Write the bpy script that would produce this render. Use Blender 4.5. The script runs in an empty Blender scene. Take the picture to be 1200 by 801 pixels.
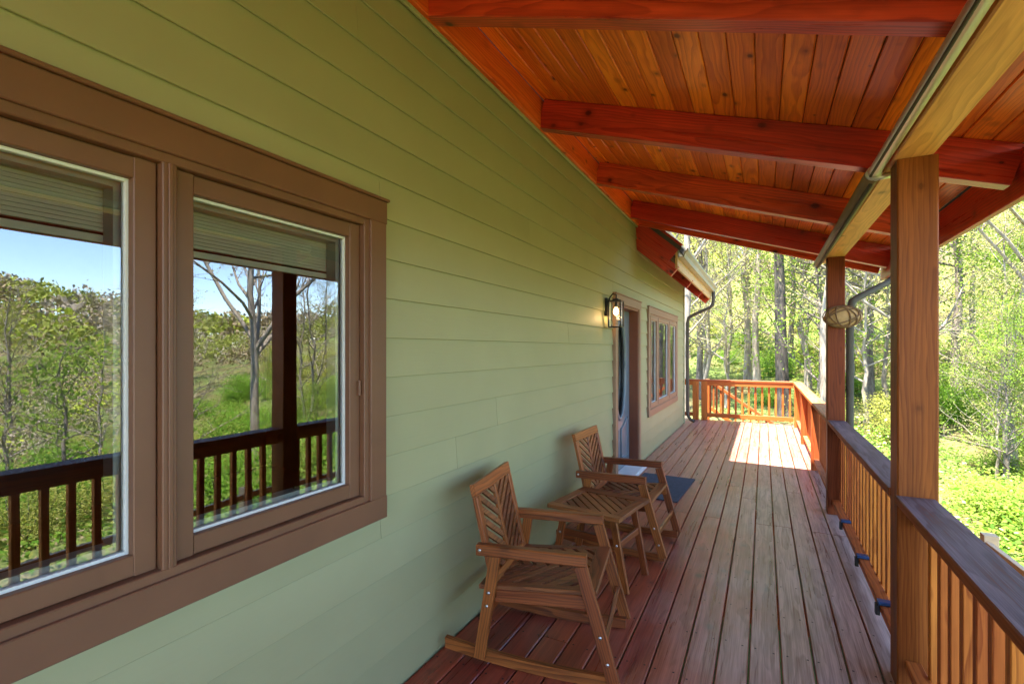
import bpy, bmesh, math, random
import numpy as np
from mathutils import Vector, Matrix
R = math.radians
random.seed(7)
sc = bpy.context.scene
col = sc.collection

# ------------------------------------------------------------------ camera, sky, sun, exposure
TH = math.atan(295 / 575)
cam = bpy.data.cameras.new('camera')
cam.sensor_width = 36
cam.lens = 575 / 1200 * 36
cam.shift_y = 8.5 / 1200
cam.clip_start = .02
cam.clip_end = 2000
cam_o = bpy.data.objects.new('camera', cam)
cam_o.location = (0, 0, 1.55)
cam_o.rotation_euler = (R(90), 0, TH)
col.objects.link(cam_o)
sc.camera = cam_o

SUN_TO = Vector((-.150, -.275, 1)).normalized()          # direction towards the sun
world = bpy.data.worlds.new('World')
sc.world = world
world.use_nodes = True
wn = world.node_tree
bg = wn.nodes['Background']
sky = wn.nodes.new('ShaderNodeTexSky')
sky.sky_type = 'NISHITA'
sky.sun_disc = False
sky.sun_elevation = math.asin(SUN_TO.z)
sky.sun_rotation = math.atan2(SUN_TO.x, SUN_TO.y)
sky.air_density = 1.0
sky.altitude = 1500
sky.dust_density = 0.
sky.ozone_density = 2.5
wn.links.new(sky.outputs[0], bg.inputs[0])
bg.inputs[1].default_value = .105
sun = bpy.data.lights.new('sun', 'SUN')
sun.energy = 3.8
sun.angle = R(.5)
sun.color = (1, .95, .86)
sun_o = bpy.data.objects.new('sun', sun)
sun_o.rotation_euler = (-SUN_TO).to_track_quat('-Z', 'Y').to_euler()
sun_o.location = (0, 0, 20)
col.objects.link(sun_o)
sc.view_settings.view_transform = 'Standard'
sc.view_settings.look = 'None'
sc.view_settings.gamma = 1
sc.view_settings.exposure = 3.5
sc.render.engine = 'CYCLES'
sc.cycles.max_bounces = 10
sc.cycles.diffuse_bounces = 6
sc.cycles.glossy_bounces = 5
sc.cycles.transmission_bounces = 6
sc.cycles.transparent_max_bounces = 12
sc.cycles.use_denoising = True
sc.cycles.sample_clamp_indirect = 8
sc.cycles.caustics_reflective = False
sc.cycles.caustics_refractive = False

# ------------------------------------------------------------------ materials
M = {}


class NT:
    def __init__(s, name):
        m = bpy.data.materials.new(name)
        m.use_nodes = True
        s.m, s.t = m, m.node_tree
        s.b = s.t.nodes['Principled BSDF']
        s.out = s.t.nodes['Material Output']
        M[name] = m

    def n(s, kind, **kw):
        nd = s.t.nodes.new('ShaderNode' + kind)
        for k, v in kw.items():
            setattr(nd, k, v)
        return nd

    def l(s, a, b):
        s.t.links.new(a, b)

    def math(s, op, a, b=None, c=None):
        nd = s.n('Math', operation=op)
        for i, v in enumerate((a, b, c)):
            if v is None:
                continue
            if hasattr(v, 'links'):
                s.l(v, nd.inputs[i])
            else:
                nd.inputs[i].default_value = v
        return nd.outputs[0]

    def vmul(s, v, k):
        nd = s.n('VectorMath', operation='MULTIPLY')
        s.l(v, nd.inputs[0])
        nd.inputs[1].default_value = k
        return nd.outputs[0]

    def noise(s, v, scale=1, detail=4, rough=.55, dist=0):
        nd = s.n('TexNoise')
        s.l(v, nd.inputs['Vector'])
        nd.inputs['Scale'].default_value = scale
        nd.inputs['Detail'].default_value = detail
        nd.inputs['Roughness'].default_value = rough
        nd.inputs['Distortion'].default_value = dist
        return nd.outputs['Fac']

    def ramp(s, f, stops):
        nd = s.n('ValToRGB')
        s.l(f, nd.inputs[0])
        e = nd.color_ramp.elements
        while len(e) < len(stops):
            e.new(.5)
        for i, (p, c) in enumerate(stops):
            e[i].position = p
            e[i].color = (*c, 1) if len(c) == 3 else c
        return nd.outputs[0]

    def mix(s, f, a, b, mode='MIX'):
        nd = s.n('MixRGB', blend_type=mode)
        for i, v in enumerate((f, a, b)):
            if hasattr(v, 'links'):
                s.l(v, nd.inputs[i])
            else:
                nd.inputs[i].default_value = v if i == 0 else (*v, 1)
        return nd.outputs[0]

    def smooth(s, v, lo, hi):
        nd = s.n('MapRange', interpolation_type='SMOOTHSTEP')
        s.l(v, nd.inputs[0])
        nd.inputs[1].default_value = lo
        nd.inputs[2].default_value = hi
        return nd.outputs[0]

    def bump(s, h, strength=.3, dist=.002):
        nd = s.n('Bump')
        nd.inputs['Strength'].default_value = strength
        nd.inputs['Distance'].default_value = dist
        s.l(h, nd.inputs['Height'])
        s.l(nd.outputs[0], s.b.inputs['Normal'])


def plain(name, c, rough=.5, metal=0, spec=.5, var=.12, scale=6, bump=0):
    t = NT(name)
    tc = t.n('TexCoord')
    f = t.noise(tc.outputs['Object'], scale, 5)
    cc = t.ramp(f, [(.25, tuple(x * (1 - var) for x in c)), (.75, tuple(min(1, x * (1 + var)) for x in c))])
    t.l(cc, t.b.inputs['Base Color'])
    t.b.inputs['Roughness'].default_value = rough
    t.b.inputs['Metallic'].default_value = metal
    t.b.inputs['Specular IOR Level'].default_value = spec
    if bump:
        t.bump(t.noise(tc.outputs['Object'], 120, 3), bump)
    return t.m


def wood(name, light, dark, knots=.6, rough=.5, weather=None, wcol=None, var=.22, ring=11., spec=.4, wear=None, rings=.30, blot=0, kscale=5.2):
    """board wood: length along local X.  weather = amount of grey bleaching on faces open to the sky"""
    t = NT(name)
    tc = t.n('TexCoord')
    oi = t.n('ObjectInfo')
    cmb = t.n('CombineXYZ')
    for i, k in enumerate((43., 1.7, 2.3)):
        t.l(t.math('MULTIPLY', oi.outputs['Random'], k), cmb.inputs[i])
    add = t.n('VectorMath', operation='ADD')
    t.l(tc.outputs['Object'], add.inputs[0])
    t.l(cmb.outputs[0], add.inputs[1])
    v = add.outputs[0]
    # growth rings about a heart line that wanders off each board's axis: cathedral figure
    hc = t.n('CombineXYZ')
    t.l(t.math('MULTIPLY', oi.outputs['Random'], 43.), hc.inputs[0])
    t.l(t.math('MULTIPLY_ADD', t.math('FRACT', t.math('MULTIPLY', oi.outputs['Random'], 7.31)), .16, -.08), hc.inputs[1])
    t.l(t.math('MULTIPLY_ADD', t.math('FRACT', t.math('MULTIPLY', oi.outputs['Random'], 3.77)), .10, .03), hc.inputs[2])
    ha = t.n('VectorMath', operation='ADD')
    t.l(tc.outputs['Object'], ha.inputs[0])
    t.l(hc.outputs[0], ha.inputs[1])
    warp = t.noise(t.vmul(ha.outputs[0], (1.1, 5, 5)), 1, 3, .5)
    hl = t.n('VectorMath', operation='LENGTH')
    t.l(t.vmul(ha.outputs[0], (0, 1, 1)), hl.inputs[0])
    ph = t.math('ADD', t.math('MULTIPLY', hl.outputs['Value'], ring * 5), t.math('MULTIPLY', warp, 7.))
    fr = t.math('FRACT', ph)
    rg = t.math('MULTIPLY', t.math('POWER', fr, 1.6), t.math('SUBTRACT', 1, t.smooth(fr, .86, 1.)))
    g1 = t.noise(t.vmul(v, (.9, 22, 22)), 1, 6, .62, .15)
    g2 = t.noise(t.vmul(v, (3.5, 190, 190)), 1, 3, .6)
    fac = t.math('ADD', t.math('MULTIPLY_ADD', rg, -rings, rings * .67), t.math('ADD', t.math('MULTIPLY', g1, .55), t.math('MULTIPLY', g2, .40)))
    base = t.ramp(fac, [(.36, dark), (.76, light)])
    # board to board tint
    hsv = t.n('HueSaturation')
    t.l(base, hsv.inputs['Color'])
    t.l(t.math('MULTIPLY_ADD', oi.outputs['Random'], var * 2, 1 - var), hsv.inputs['Value'])
    t.l(t.math('MULTIPLY_ADD', oi.outputs['Random'], .016, .492), hsv.inputs['Hue'])
    c = hsv.outputs[0]
    if knots:
        vo = t.n('TexVoronoi')
        t.l(t.vmul(v, (.75, 1, 1)), vo.inputs['Vector'])
        vo.inputs['Scale'].default_value = kscale
        sc_ = t.n('SeparateXYZ')
        t.l(vo.outputs['Color'], sc_.inputs[0])
        d = t.math('ADD', vo.outputs['Distance'], t.math('MULTIPLY_ADD', g1, .22, -.11))
        d = t.math('DIVIDE', d, t.math('MULTIPLY_ADD', sc_.outputs[0], 1.0, .25))
        k = t.math('MULTIPLY', t.math('SUBTRACT', 1, t.smooth(d, .07, .15)), knots)
        ringk = t.math('MULTIPLY', t.math('SUBTRACT', 1, t.smooth(d, .12, .30)), .45 * knots)
        c = t.mix(ringk, c, tuple(x * .6 for x in dark))
        c = t.mix(k, c, tuple(x * .22 for x in dark))
    if blot:
        bl = t.smooth(t.noise(t.vmul(v, (1.3, 6, 6)), 1, 5, .6, .5), .42, .68)
        c = t.mix(t.math('MULTIPLY', bl, blot), c, tuple(x * .55 for x in dark))
    if weather:
        geo = t.n('NewGeometry')
        sep = t.n('SeparateXYZ')
        t.l(geo.outputs['True Normal'], sep.inputs[0])
        up = t.smooth(sep.outputs[2], .6, .9)
        wf = t.math('MULTIPLY', up, weather)
        if wear:
            # foot-worn path: stain survives along the wall and under the furniture
            sp = t.n('SeparateXYZ')
            t.l(geo.outputs['Position'], sp.inputs[0])
            blot = t.noise(geo.outputs['Position'], 1.3, 5, .6)
            xx = t.math('ADD', sp.outputs[0], t.math('MULTIPLY_ADD', blot, 1.3, -.65))
            a = t.smooth(xx, wear[0], wear[1])
            b = t.math('MULTIPLY', t.smooth(sp.outputs[1], 3.8, 7.0), .40)
            a = t.math('MULTIPLY', a, t.math('MULTIPLY_ADD', t.smooth(sp.outputs[1], 5.8, 8.2), -.5, 1.))
            wf = t.math('MULTIPLY', wf, t.math('MAXIMUM', a, b))
        grey = t.mix(t.smooth(fac, .35, .72), tuple(x * .36 for x in wcol), wcol)
        stain = t.smooth(t.noise(t.vmul(v, (1.2, 9, 9)), 1, 5, .65), .50, .72)
        wf = t.math('MULTIPLY', wf, t.smooth(t.math('ADD', fac, t.math('MULTIPLY', g2, .5)), .38, .72))
        grey = t.mix(t.math('MULTIPLY', stain, .62), grey, tuple(x * .28 for x in wcol))
        c = t.mix(wf, c, grey)
    t.l(c, t.b.inputs['Base Color'])
    t.l(t.math('MULTIPLY_ADD', g1, .25, rough - .12), t.b.inputs['Roughness'])
    t.b.inputs['Specular IOR Level'].default_value = spec
    t.bump(fac, .25, .002)
    return t.m


wood('cedar_post', (.30, .076, .015), (.125, .025, .005), .4, .5, spec=.15, rings=.2, blot=.2)
wood('rafter_red', (.66, .062, .024), (.30, .020, .010), 1., .30, var=.2, spec=.5, blot=.4, kscale=6.)
wood('ceiling_pine', (.98, .235, .022), (.60, .092, .009), 1., .34, var=.30, spec=.3, blot=.3, kscale=8.)
wood('ledger_pine', (.95, .23, .030), (.62, .10, .012), 1., .4, var=.1, spec=.25, blot=.25, kscale=7.)
wood('beam_pine', (.90, .42, .14), (.62, .26, .075), .7, .5, var=.08, spec=.2, blot=.25)
wood('rail_cedar', (.62, .185, .034), (.27, .058, .011), .3, .5, var=.2, spec=.2)
wood('rail_cap', (.38, .12, .035), (.19, .05, .015), .3, .6, weather=.92, wcol=(.25, .175, .165), var=.12, spec=.12, rings=.12)
wood('deck_wood', (.46, .095, .040), (.17, .032, .015), .9, .30, weather=.82, wcol=(.58, .44, .38), var=.28, wear=(-.85, .2), spec=.55, rings=.12)
wood('far_rail', (.46, .125, .024), (.24, .052, .011), .3, .55, weather=.3, wcol=(.4, .26, .18), var=.15, spec=.2)
wood('acacia', (.34, .096, .021), (.085, .021, .006), .5, .34, var=.3, ring=16, spec=.45)
wood('acacia_slat', (.27, .088, .027), (.085, .026, .009), .4, .42, var=.36, ring=16, spec=.4)
wood('fascia_pine', (.62, .42, .2), (.45, .27, .11), .5, .55, var=.08)


def paint_siding():
    t = NT('sage_siding')
    tc = t.n('TexCoord')
    oi = t.n('ObjectInfo')
    cmb = t.n('CombineXYZ')
    t.l(t.math('MULTIPLY', oi.outputs['Random'], 91), cmb.inputs[0])
    add = t.n('VectorMath', operation='ADD')
    t.l(tc.outputs['Object'], add.inputs[0])
    t.l(cmb.outputs[0], add.inputs[1])
    v = add.outputs[0]
    g = t.noise(t.vmul(v, (5, 60, 60)), 1, 4, .6, .3)
    blot = t.noise(v, 2.2, 4)
    f = t.math('ADD', t.math('MULTIPLY', blot, .7), t.math('MULTIPLY', oi.outputs['Random'], .3))
    c = t.ramp(f, [(.2, (.298, .290, .145)), (.8, (.350, .337, .172))])
    t.l(c, t.b.inputs['Base Color'])
    t.b.inputs['Roughness'].default_value = .52
    t.b.inputs['Specular IOR Level'].default_value = .35
    t.bump(g, .22, .002)


paint_siding()
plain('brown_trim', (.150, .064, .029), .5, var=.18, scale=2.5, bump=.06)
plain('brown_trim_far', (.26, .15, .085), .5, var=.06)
plain('window_edge', (.62, .63, .58), .45, var=.05)
plain('blind', (.82, .78, .62), .6, var=.05)
plain('room_paint', (.16, .14, .11), .8)
plain('door_paint', (.13, .165, .185), .32, var=.05)
plain('jamb_stain', (.16, .045, .018), .4)
plain('threshold', (.62, .64, .62), .4)
plain('gutter_metal', (.36, .34, .25), .4, .0)
plain('spout_metal', (.085, .070, .050), .75, .0, spec=.15)
plain('roof_shingle', (.06, .055, .05), .9)
plain('lantern_black', (.012, .011, .011), .4, .6)
plain('tube_alu', (.74, .69, .58), .34, .55, var=.05)
plain('shade_brown', (.19, .115, .05), .5)
plain('clip_blue', (.015, .05, .14), .4)
plain('doormat', (.048, .055, .074), .95, var=.4, scale=40, bump=.6)
plain('bolt_steel', (.65, .65, .65), .3, .9)
plain('screw_dark', (.03, .022, .02), .6)
plain('rubber', (.02, .02, .02), .7)
plain('gourd', (.42, .24, .09), .6, var=.3, scale=14, bump=.4)
plain('twine', (.17, .085, .035), .8)
plain('fence_wood', (.62, .40, .22), .7, var=.25)


def glass(name, ior, tint=(1, 1, 1)):
    t = NT(name)
    fr = t.n('Fresnel')
    fr.inputs['IOR'].default_value = ior
    tr = t.n('BsdfTransparent')
    tr.inputs[0].default_value = (*tint, 1)
    gl = t.n('BsdfGlossy')
    gl.inputs['Roughness'].default_value = .004
    gl.inputs[0].default_value = (.97, .98, 1, 1)
    if ior > 2:
        tcg = t.n('TexCoord')
        bp = t.n('Bump')
        bp.inputs['Strength'].default_value = .5
        bp.inputs['Distance'].default_value = .0006
        t.l(t.noise(tcg.outputs['Object'], 3.2, 1, .4), bp.inputs['Height'])
        t.l(bp.outputs[0], gl.inputs['Normal'])
    mx = t.n('MixShader')
    t.l(fr.outputs[0], mx.inputs[0])
    t.l(tr.outputs[0], mx.inputs[1])
    t.l(gl.outputs[0], mx.inputs[2])
    t.l(mx.outputs[0], t.out.inputs[0])


glass('window_glass', 2.45, (.94, .95, .92))      # coated low-e pane
glass('lantern_glass', 1.45)


def emit(name, c, s):
    t = NT(name)
    e = t.n('Emission')
    e.inputs[0].default_value = (*c, 1)
    e.inputs[1].default_value = s
    t.l(e.outputs[0], t.out.inputs[0])


emit('bulb_glow', (1, .55, .18), 2.2)


def leafmat(name, a, b, trans=.5):
    t = NT(name)
    geo = t.n('NewGeometry')
    oi = t.n('ObjectInfo')
    f = t.math('FRACT', t.math('ADD', geo.outputs['Random Per Island'], t.math('MULTIPLY', oi.outputs['Random'], .25)))
    c = t.ramp(f, [(0., a), (1., b)])
    d = t.n('BsdfDiffuse')
    t.l(c, d.inputs[0])
    tr = t.n('BsdfTranslucent')
    t.l(t.mix(1., c, (1.0, 1.0, .55), 'MULTIPLY'), tr.inputs[0])
    mx = t.n('MixShader')
    mx.inputs[0].default_value = trans
    t.l(d.outputs[0], mx.inputs[1])
    t.l(tr.outputs[0], mx.inputs[2])
    t.l(mx.outputs[0], t.out.inputs[0])


leafmat('leaf_spring', (0.25, 0.275, 0.06), (0.42, 0.41, 0.13), .55)
leafmat('leaf_pale', (0.38, 0.36, 0.16), (0.55, 0.5, 0.26), .55)
leafmat('leaf_green', (0.16, 0.26, 0.04), (0.29, 0.38, 0.085), .55)
leafmat('leaf_shrub', (0.11, 0.25, 0.03), (0.25, 0.39, 0.065), .55)
leafmat('leaf_deep', (.06, .13, .02), (.12, .2, .035))
leafmat('wood_far_green', (0.2, 0.24, 0.05), (0.34, 0.36, 0.09), 0.3)
leafmat('wood_far_lime', (0.3, 0.38, 0.05), (0.44, 0.48, 0.08), 0.3)
leafmat('wood_far_brown', (0.22, 0.175, 0.1), (0.33, 0.255, 0.16), 0.15)
leafmat('wood_far_grey', (0.26, 0.22, 0.17), (0.37, 0.32, 0.25), 0.15)


def bark(name, a, b):
    t = NT(name)
    tc = t.n('TexCoord')
    v = tc.outputs['Object']
    g = t.noise(t.vmul(v, (9, 9, 2.2)), 1, 6, .65, .5)
    g2 = t.noise(v, 1.1, 4)
    f = t.math('ADD', t.math('MULTIPLY', g, .65), t.math('MULTIPLY', g2, .35))
    t.l(t.ramp(f, [(.35, a), (.65, b)]), t.b.inputs['Base Color'])
    t.b.inputs['Roughness'].default_value = .9
    t.b.inputs['Specular IOR Level'].default_value = .15
    t.bump(g, .8, .03)


bark('bark_dark', (.07, .055, .045), (.24, .20, .165))
bark('bark_black', (.035, .028, .023), (.15, .122, .10))
bark('bark_pale', (.14, .112, .085), (.40, .335, .265))


def groundmat():
    t = NT('forest_floor')
    geo = t.n('NewGeometry')
    p = geo.outputs['Position']
    a = t.noise(p, .35, 6, .6)
    b = t.noise(p, 7, 5, .65)
    c = t.mix(t.smooth(a, .42, .58), (.13, .085, .045), (.09, .16, .03))
    c = t.mix(.5, c, t.ramp(b, [(.3, (.05, .05, .02)), (.7, (.25, .25, .09))]))
    t.l(c, t.b.inputs['Base Color'])
    t.b.inputs['Roughness'].default_value = .95
    t.b.inputs['Specular IOR Level'].default_value = .1
    t.bump(b, .8, .06)


groundmat()

# ------------------------------------------------------------------ builders
WM = {}


def put(name, me, mw=None, parent=None):
    o = bpy.data.objects.new(name, me)
    col.objects.link(o)
    mw = mw if mw is not None else Matrix.Identity(4)
    WM[o.name] = mw
    if parent is not None:
        o.parent = parent
        pm = WM[parent.name]
        o.matrix_parent_inverse = pm.inverted()
    o.matrix_basis = mw
    return o


def thing(name, label, cat, loc=(0, 0, 0), rz=0, group=None, me=None):
    o = put(name, me, Matrix.Translation(loc) @ Matrix.Rotation(rz, 4, 'Z'))
    if me is None:
        o.empty_display_size = .1
    return tag(o, label, cat, group)


def tag(o, label, cat, group=None):
    o['label'] = label
    o['category'] = cat
    if group:
        o['group'] = group
    return o


def struct(o):
    o['kind'] = 'structure'
    return o


def copy_tree(o, mw, name=None):
    def rec(src, parent):
        c = src.copy()
        col.objects.link(c)
        if parent is not None:
            c.parent = parent
            c.matrix_parent_inverse = src.matrix_parent_inverse.copy()
            c.matrix_basis = src.matrix_basis.copy()
        for ch in kids.get(src.name, []):
            rec(ch, c)
        return c
    kids = {}
    for q in list(col.objects):
        if q.parent:
            kids.setdefault(q.parent.name, []).append(q)
    r = rec(o, None)
    r.matrix_basis = mw
    WM[r.name] = mw
    return r


def mesh(name, verts, faces, mat=None, smooth=False):
    me = bpy.data.meshes.new(name)
    me.from_pydata([tuple(v) for v in verts], [], [tuple(f) for f in faces])
    if mat:
        me.materials.append(M[mat])
    if smooth:
        me.polygons.foreach_set('use_smooth', [True] * len(me.polygons))
    me.update()
    return me


_box = {}


def boxmesh(L, w, t, mat, ch=.003):
    key = (round(L, 3), round(w, 4), round(t, 4), mat, ch)
    if key in _box:
        return _box[key]
    c = min(ch, w * .3, t * .3)
    hw, ht = w / 2, t / 2
    prof = [(-hw + c, -ht), (hw - c, -ht), (hw, -ht + c), (hw, ht - c), (hw - c, ht), (-hw + c, ht), (-hw, ht - c), (-hw, -ht + c)]
    vs = [(-L / 2, a, b) for a, b in prof] + [(L / 2, a, b) for a, b in prof]
    fs = [(i, i + 8, (i + 1) % 8 + 8, (i + 1) % 8) for i in range(8)]
    fs = [tuple(reversed(f)) for f in fs]
    fs += [tuple(range(7, -1, -1))[::-1][::-1], tuple(range(8, 16))]
    me = mesh('board', vs, fs, mat)
    bm = bmesh.new()
    bm.from_mesh(me)
    bmesh.ops.recalc_face_normals(bm, faces=bm.faces)
    bm.to_mesh(me)
    bm.free()
    _box[key] = me
    return me


def frame(a, b, up=(0, 0, 1)):
    a, b, up = Vector(a), Vector(b), Vector(up)
    x = (b - a).normalized()
    y = up.cross(x).normalized()
    z = x.cross(y)
    m = Matrix((x, y, z)).transposed().to_4x4()
    m.translation = (a + b) / 2
    return m


def board(name, a, b, w, t, mat, parent=None, up=(0, 0, 1), ch=.003, rel=None):
    """board from a to b; w across, t along up.  rel = matrix of a local frame the points are given in"""
    m = frame(a, b, up)
    if rel is not None:
        m = rel @ m
    return put(name, boxmesh((Vector(b) - Vector(a)).length, w, t, mat, ch), m, parent)


def box(name, x0, x1, y0, y1, z0, z1, mat, parent=None, ch=.003, axis=None, rel=None):
    """axis-aligned box, grain along its longest side"""
    d = (x1 - x0, y1 - y0, z1 - z0)
    ax = axis if axis is not None else max(range(3), key=lambda i: d[i])
    c = Vector(((x0 + x1) / 2, (y0 + y1) / 2, (z0 + z1) / 2))
    e = Vector((0, 0, 0))
    e[ax] = d[ax] / 2
    up = (0, 0, 1) if ax != 2 else (0, 1, 0)
    w, t = {0: (d[1], d[2]), 1: (d[0], d[2]), 2: (d[0], d[1])}[ax]
    return board(name, c - e, c + e, w, t, mat, parent, up, ch, rel)


def tube_data(path, radii, sides=8, cap=True):
    P = [Vector(p) for p in path]
    if not hasattr(radii, '__len__'):
        radii = [radii] * len(P)
    vs, fs = [], []
    t = (P[1] - P[0]).normalized()
    n = t.orthogonal().normalized()
    for i, p in enumerate(P):
        t2 = ((P[min(i + 1, len(P) - 1)] - P[max(i - 1, 0)])).normalized()
        n = (n - t2 * n.dot(t2)).normalized()
        b = t2.cross(n)
        for k in range(sides):
            a = 2 * math.pi * k / sides
            vs.append(p + (n * math.cos(a) + b * math.sin(a)) * radii[i])
        if i:
            o = (i - 1) * sides
            for k in range(sides):
                fs.append((o + k, o + (k + 1) % sides, o + sides + (k + 1) % sides, o + sides + k))
    if cap:
        fs.append(tuple(range(sides - 1, -1, -1)))
        o = (len(P) - 1) * sides
        fs.append(tuple(o + k for k in range(sides)))
    return vs, fs


def tube(name, path, radii, mat, parent=None, sides=10, rel=None):
    c = sum((Vector(p) for p in path), Vector()) / len(path)
    vs, fs = tube_data([Vector(p) - c for p in path], radii, sides)
    m = Matrix.Translation(c)
    return put(name, mesh(name, vs, fs, mat, True), (rel @ m) if rel is not None else m, parent)


def prism(name, poly, m, depth, mat, parent=None):
    """2D polygon in the XY plane of matrix m, extruded along its Z by depth (centred)"""
    n = len(poly)
    cx = sum(p[0] for p in poly) / n
    cy = sum(p[1] for p in poly) / n
    vs = [(x - cx, y - cy, -depth / 2) for x, y in poly] + [(x - cx, y - cy, depth / 2) for x, y in poly]
    fs = [tuple(range(n - 1, -1, -1)), tuple(range(n, 2 * n))] + [(i, (i + 1) % n, n + (i + 1) % n, n + i) for i in range(n)]
    return put(name, mesh(name, vs, fs, mat), m @ Matrix.Translation((cx, cy, 0)), parent)


def clip(poly, x0, x1, y0, y1):
    for ax, lim, sgn in ((0, x0, 1), (0, x1, -1), (1, y0, 1), (1, y1, -1)):
        out = []
        for i in range(len(poly)):
            a, b = poly[i - 1], poly[i]
            da, db = (a[ax] - lim) * sgn, (b[ax] - lim) * sgn
            if (da >= 0) != (db >= 0):
                t = da / (da - db)
                out.append((a[0] + t * (b[0] - a[0]), a[1] + t * (b[1] - a[1])))
            if db >= 0:
                out.append(b)
        poly = out
        if not poly:
            return []
    return poly


# ------------------------------------------------------------------ ground and hills
def sstep(x, a, b):
    t = np.clip((x - a) / (b - a), 0, 1)
    return t * t * (3 - 2 * t)


def gz(x, y):
    x, y = np.asarray(x, float), np.asarray(y, float)
    near = -1.15 - .16 * np.maximum(x - 2.2, 0) * sstep(x, 2.2, 12) * (1 - sstep(y, 8, 30) * .75)
    near = np.maximum(near, -9)
    rise = 17 * sstep(y, 13, 90) * np.exp(-np.maximum(x - 25, 0) ** 2 / 2500)
    hill = 21 * np.exp(-((y - 25) / 72.) ** 2) * sstep(x, 55, 165)
    bumps = .25 * np.sin(x * .35 + 1) * np.cos(y * .31) + .12 * np.sin(x * .9) * np.sin(y * .8 + 2)
    house = sstep(np.maximum(np.abs(x + .5) - 2.5, 0) + np.maximum(np.abs(y - 4) - 9, 0), 0, 3)
    return near + rise + hill + bumps * house


def make_ground():
    xs = np.concatenate([np.linspace(-400, -45, 12), np.linspace(-40, 60, 101), np.linspace(63, 260, 55), np.linspace(280, 700, 10)])
    ys = np.concatenate([np.linspace(-400, -45, 12), np.linspace(-40, 60, 101), np.linspace(63, 260, 55), np.linspace(280, 700, 10)])
    X, Y = np.meshgrid(xs, ys)
    Z = gz(X, Y)
    nx, ny = len(xs), len(ys)
    vs = np.stack([X.ravel(), Y.ravel(), Z.ravel()], 1)
    i = np.arange(ny - 1)[:, None] * nx + np.arange(nx - 1)[None, :]
    fs = np.stack([i, i + 1, i + nx + 1, i + nx], -1).reshape(-1, 4)
    o = struct(put('ground', quadmesh('ground', vs, fs, ['forest_floor'])))
    o.data.polygons.foreach_set('use_smooth', [True] * len(o.data.polygons))


def quadmesh(name, vs, fs, mats, mi=None):
    me = bpy.data.meshes.new(name)
    n = len(fs)
    k = fs.shape[1]
    me.vertices.add(len(vs))
    me.vertices.foreach_set('co', np.asarray(vs, np.float32).ravel())
    me.loops.add(n * k)
    me.loops.foreach_set('vertex_index', np.asarray(fs, np.int32).ravel())
    me.polygons.add(n)
    me.polygons.foreach_set('loop_start', np.arange(n, dtype=np.int32) * k)
    me.polygons.foreach_set('loop_total', np.full(n, k, np.int32))
    for m in mats:
        me.materials.append(M[m])
    if mi is not None:
        me.polygons.foreach_set('material_index', np.asarray(mi, np.int32))
    me.update(calc_edges=True)
    return me


def leafquads(C, size, rng, flat=.5):
    """rhombic leaves at centres C"""
    n = len(C)
    nrm = rng.normal(size=(n, 3))
    nrm[:, 2] = np.abs(nrm[:, 2]) + flat
    nrm /= np.linalg.norm(nrm, axis=1, keepdims=True)
    a = rng.normal(size=(n, 3))
    a -= nrm * (a * nrm).sum(1, keepdims=True)
    a /= np.linalg.norm(a, axis=1, keepdims=True)
    b = np.cross(nrm, a)
    s = (size * rng.uniform(.6, 1.35, n))[:, None]
    a = a * s * .5
    b = b * s * .30
    V = np.stack([C - a, C - b + a * .15, C + a, C + b + a * .15], 1).reshape(-1, 3)
    F = np.arange(4 * n).reshape(n, 4)
    return V, F


# ------------------------------------------------------------------ HOUSE
W = 1.5
house = thing('house', 'sage green lap-sided house with brown window trim beside the deck', 'house', (-1.6, 4, 0))
wall = box('wall', -1.60, -1.59, -3.0, -2.99, -.4, 3.4, 'room_paint', house)   # wall part; backing panels below
Y_END = 10.75
WIN = (-.10, 1.647, .823, 2.185)
W2 = (7.16, 9.81, .57, 2.165)
DOOR = (5.36, 6.62, -.05, 2.17)


def backing():
    vs, fs = [], []

    def bx(x0, x1, y0, y1, z0, z1):
        o = len(vs)
        for x in (x0, x1):
            for y in (y0, y1):
                for z in (z0, z1):
                    vs.append((x, y, z))
        for f in ((0, 1, 3, 2), (4, 6, 7, 5), (0, 4, 5, 1), (2, 3, 7, 6), (0, 2, 6, 4), (1, 5, 7, 3)):
            fs.append(tuple(o + i for i in f))
    ops = sorted([(WIN[0] + .07, WIN[1] - .07, WIN[2] + .07, WIN[3] - .07), (DOOR[0] + .06, DOOR[1] - .06, -.4, DOOR[3] - .06), (W2[0] + .06, W2[1] - .06, W2[2] + .06, W2[3] - .06)])
    y = -3.0
    for a, b, c, d in ops:
        bx(-1.62, -1.512, y, a, -.4, 3.42)
        bx(-1.62, -1.512, a, b, -.4, c)
        bx(-1.62, -1.512, a, b, d, 3.42)
        y = b
    bx(-1.62, -1.512, y, Y_END, -.4, 3.42)
    bx(-6.0, -1.62, Y_END - .12, Y_END, -.4, 3.42)      # end wall
    bx(-6.0, -1.62, -3.0, -2.88, -.4, 3.42)
    bx(-6.1, -6.0, -3.0, Y_END, -.4, 3.42)
    bx(-6.0, -1.62, -2.88, Y_END - .12, -.3, -.02)       # inner floor
    bx(-6.0, -1.62, -2.88, Y_END - .12, 2.6, 2.7)        # inner ceiling
    bx(-1.9, -1.63, 3.2, 3.3, -.02, 2.6)
    bx(-6.0, -1.63, 4.4, 4.5, -.02, 2.6)
    return mesh('wall', vs, fs, 'room_paint')


bpy.data.objects.remove(wall)
wall = put('wall', backing(), None, house)


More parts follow.
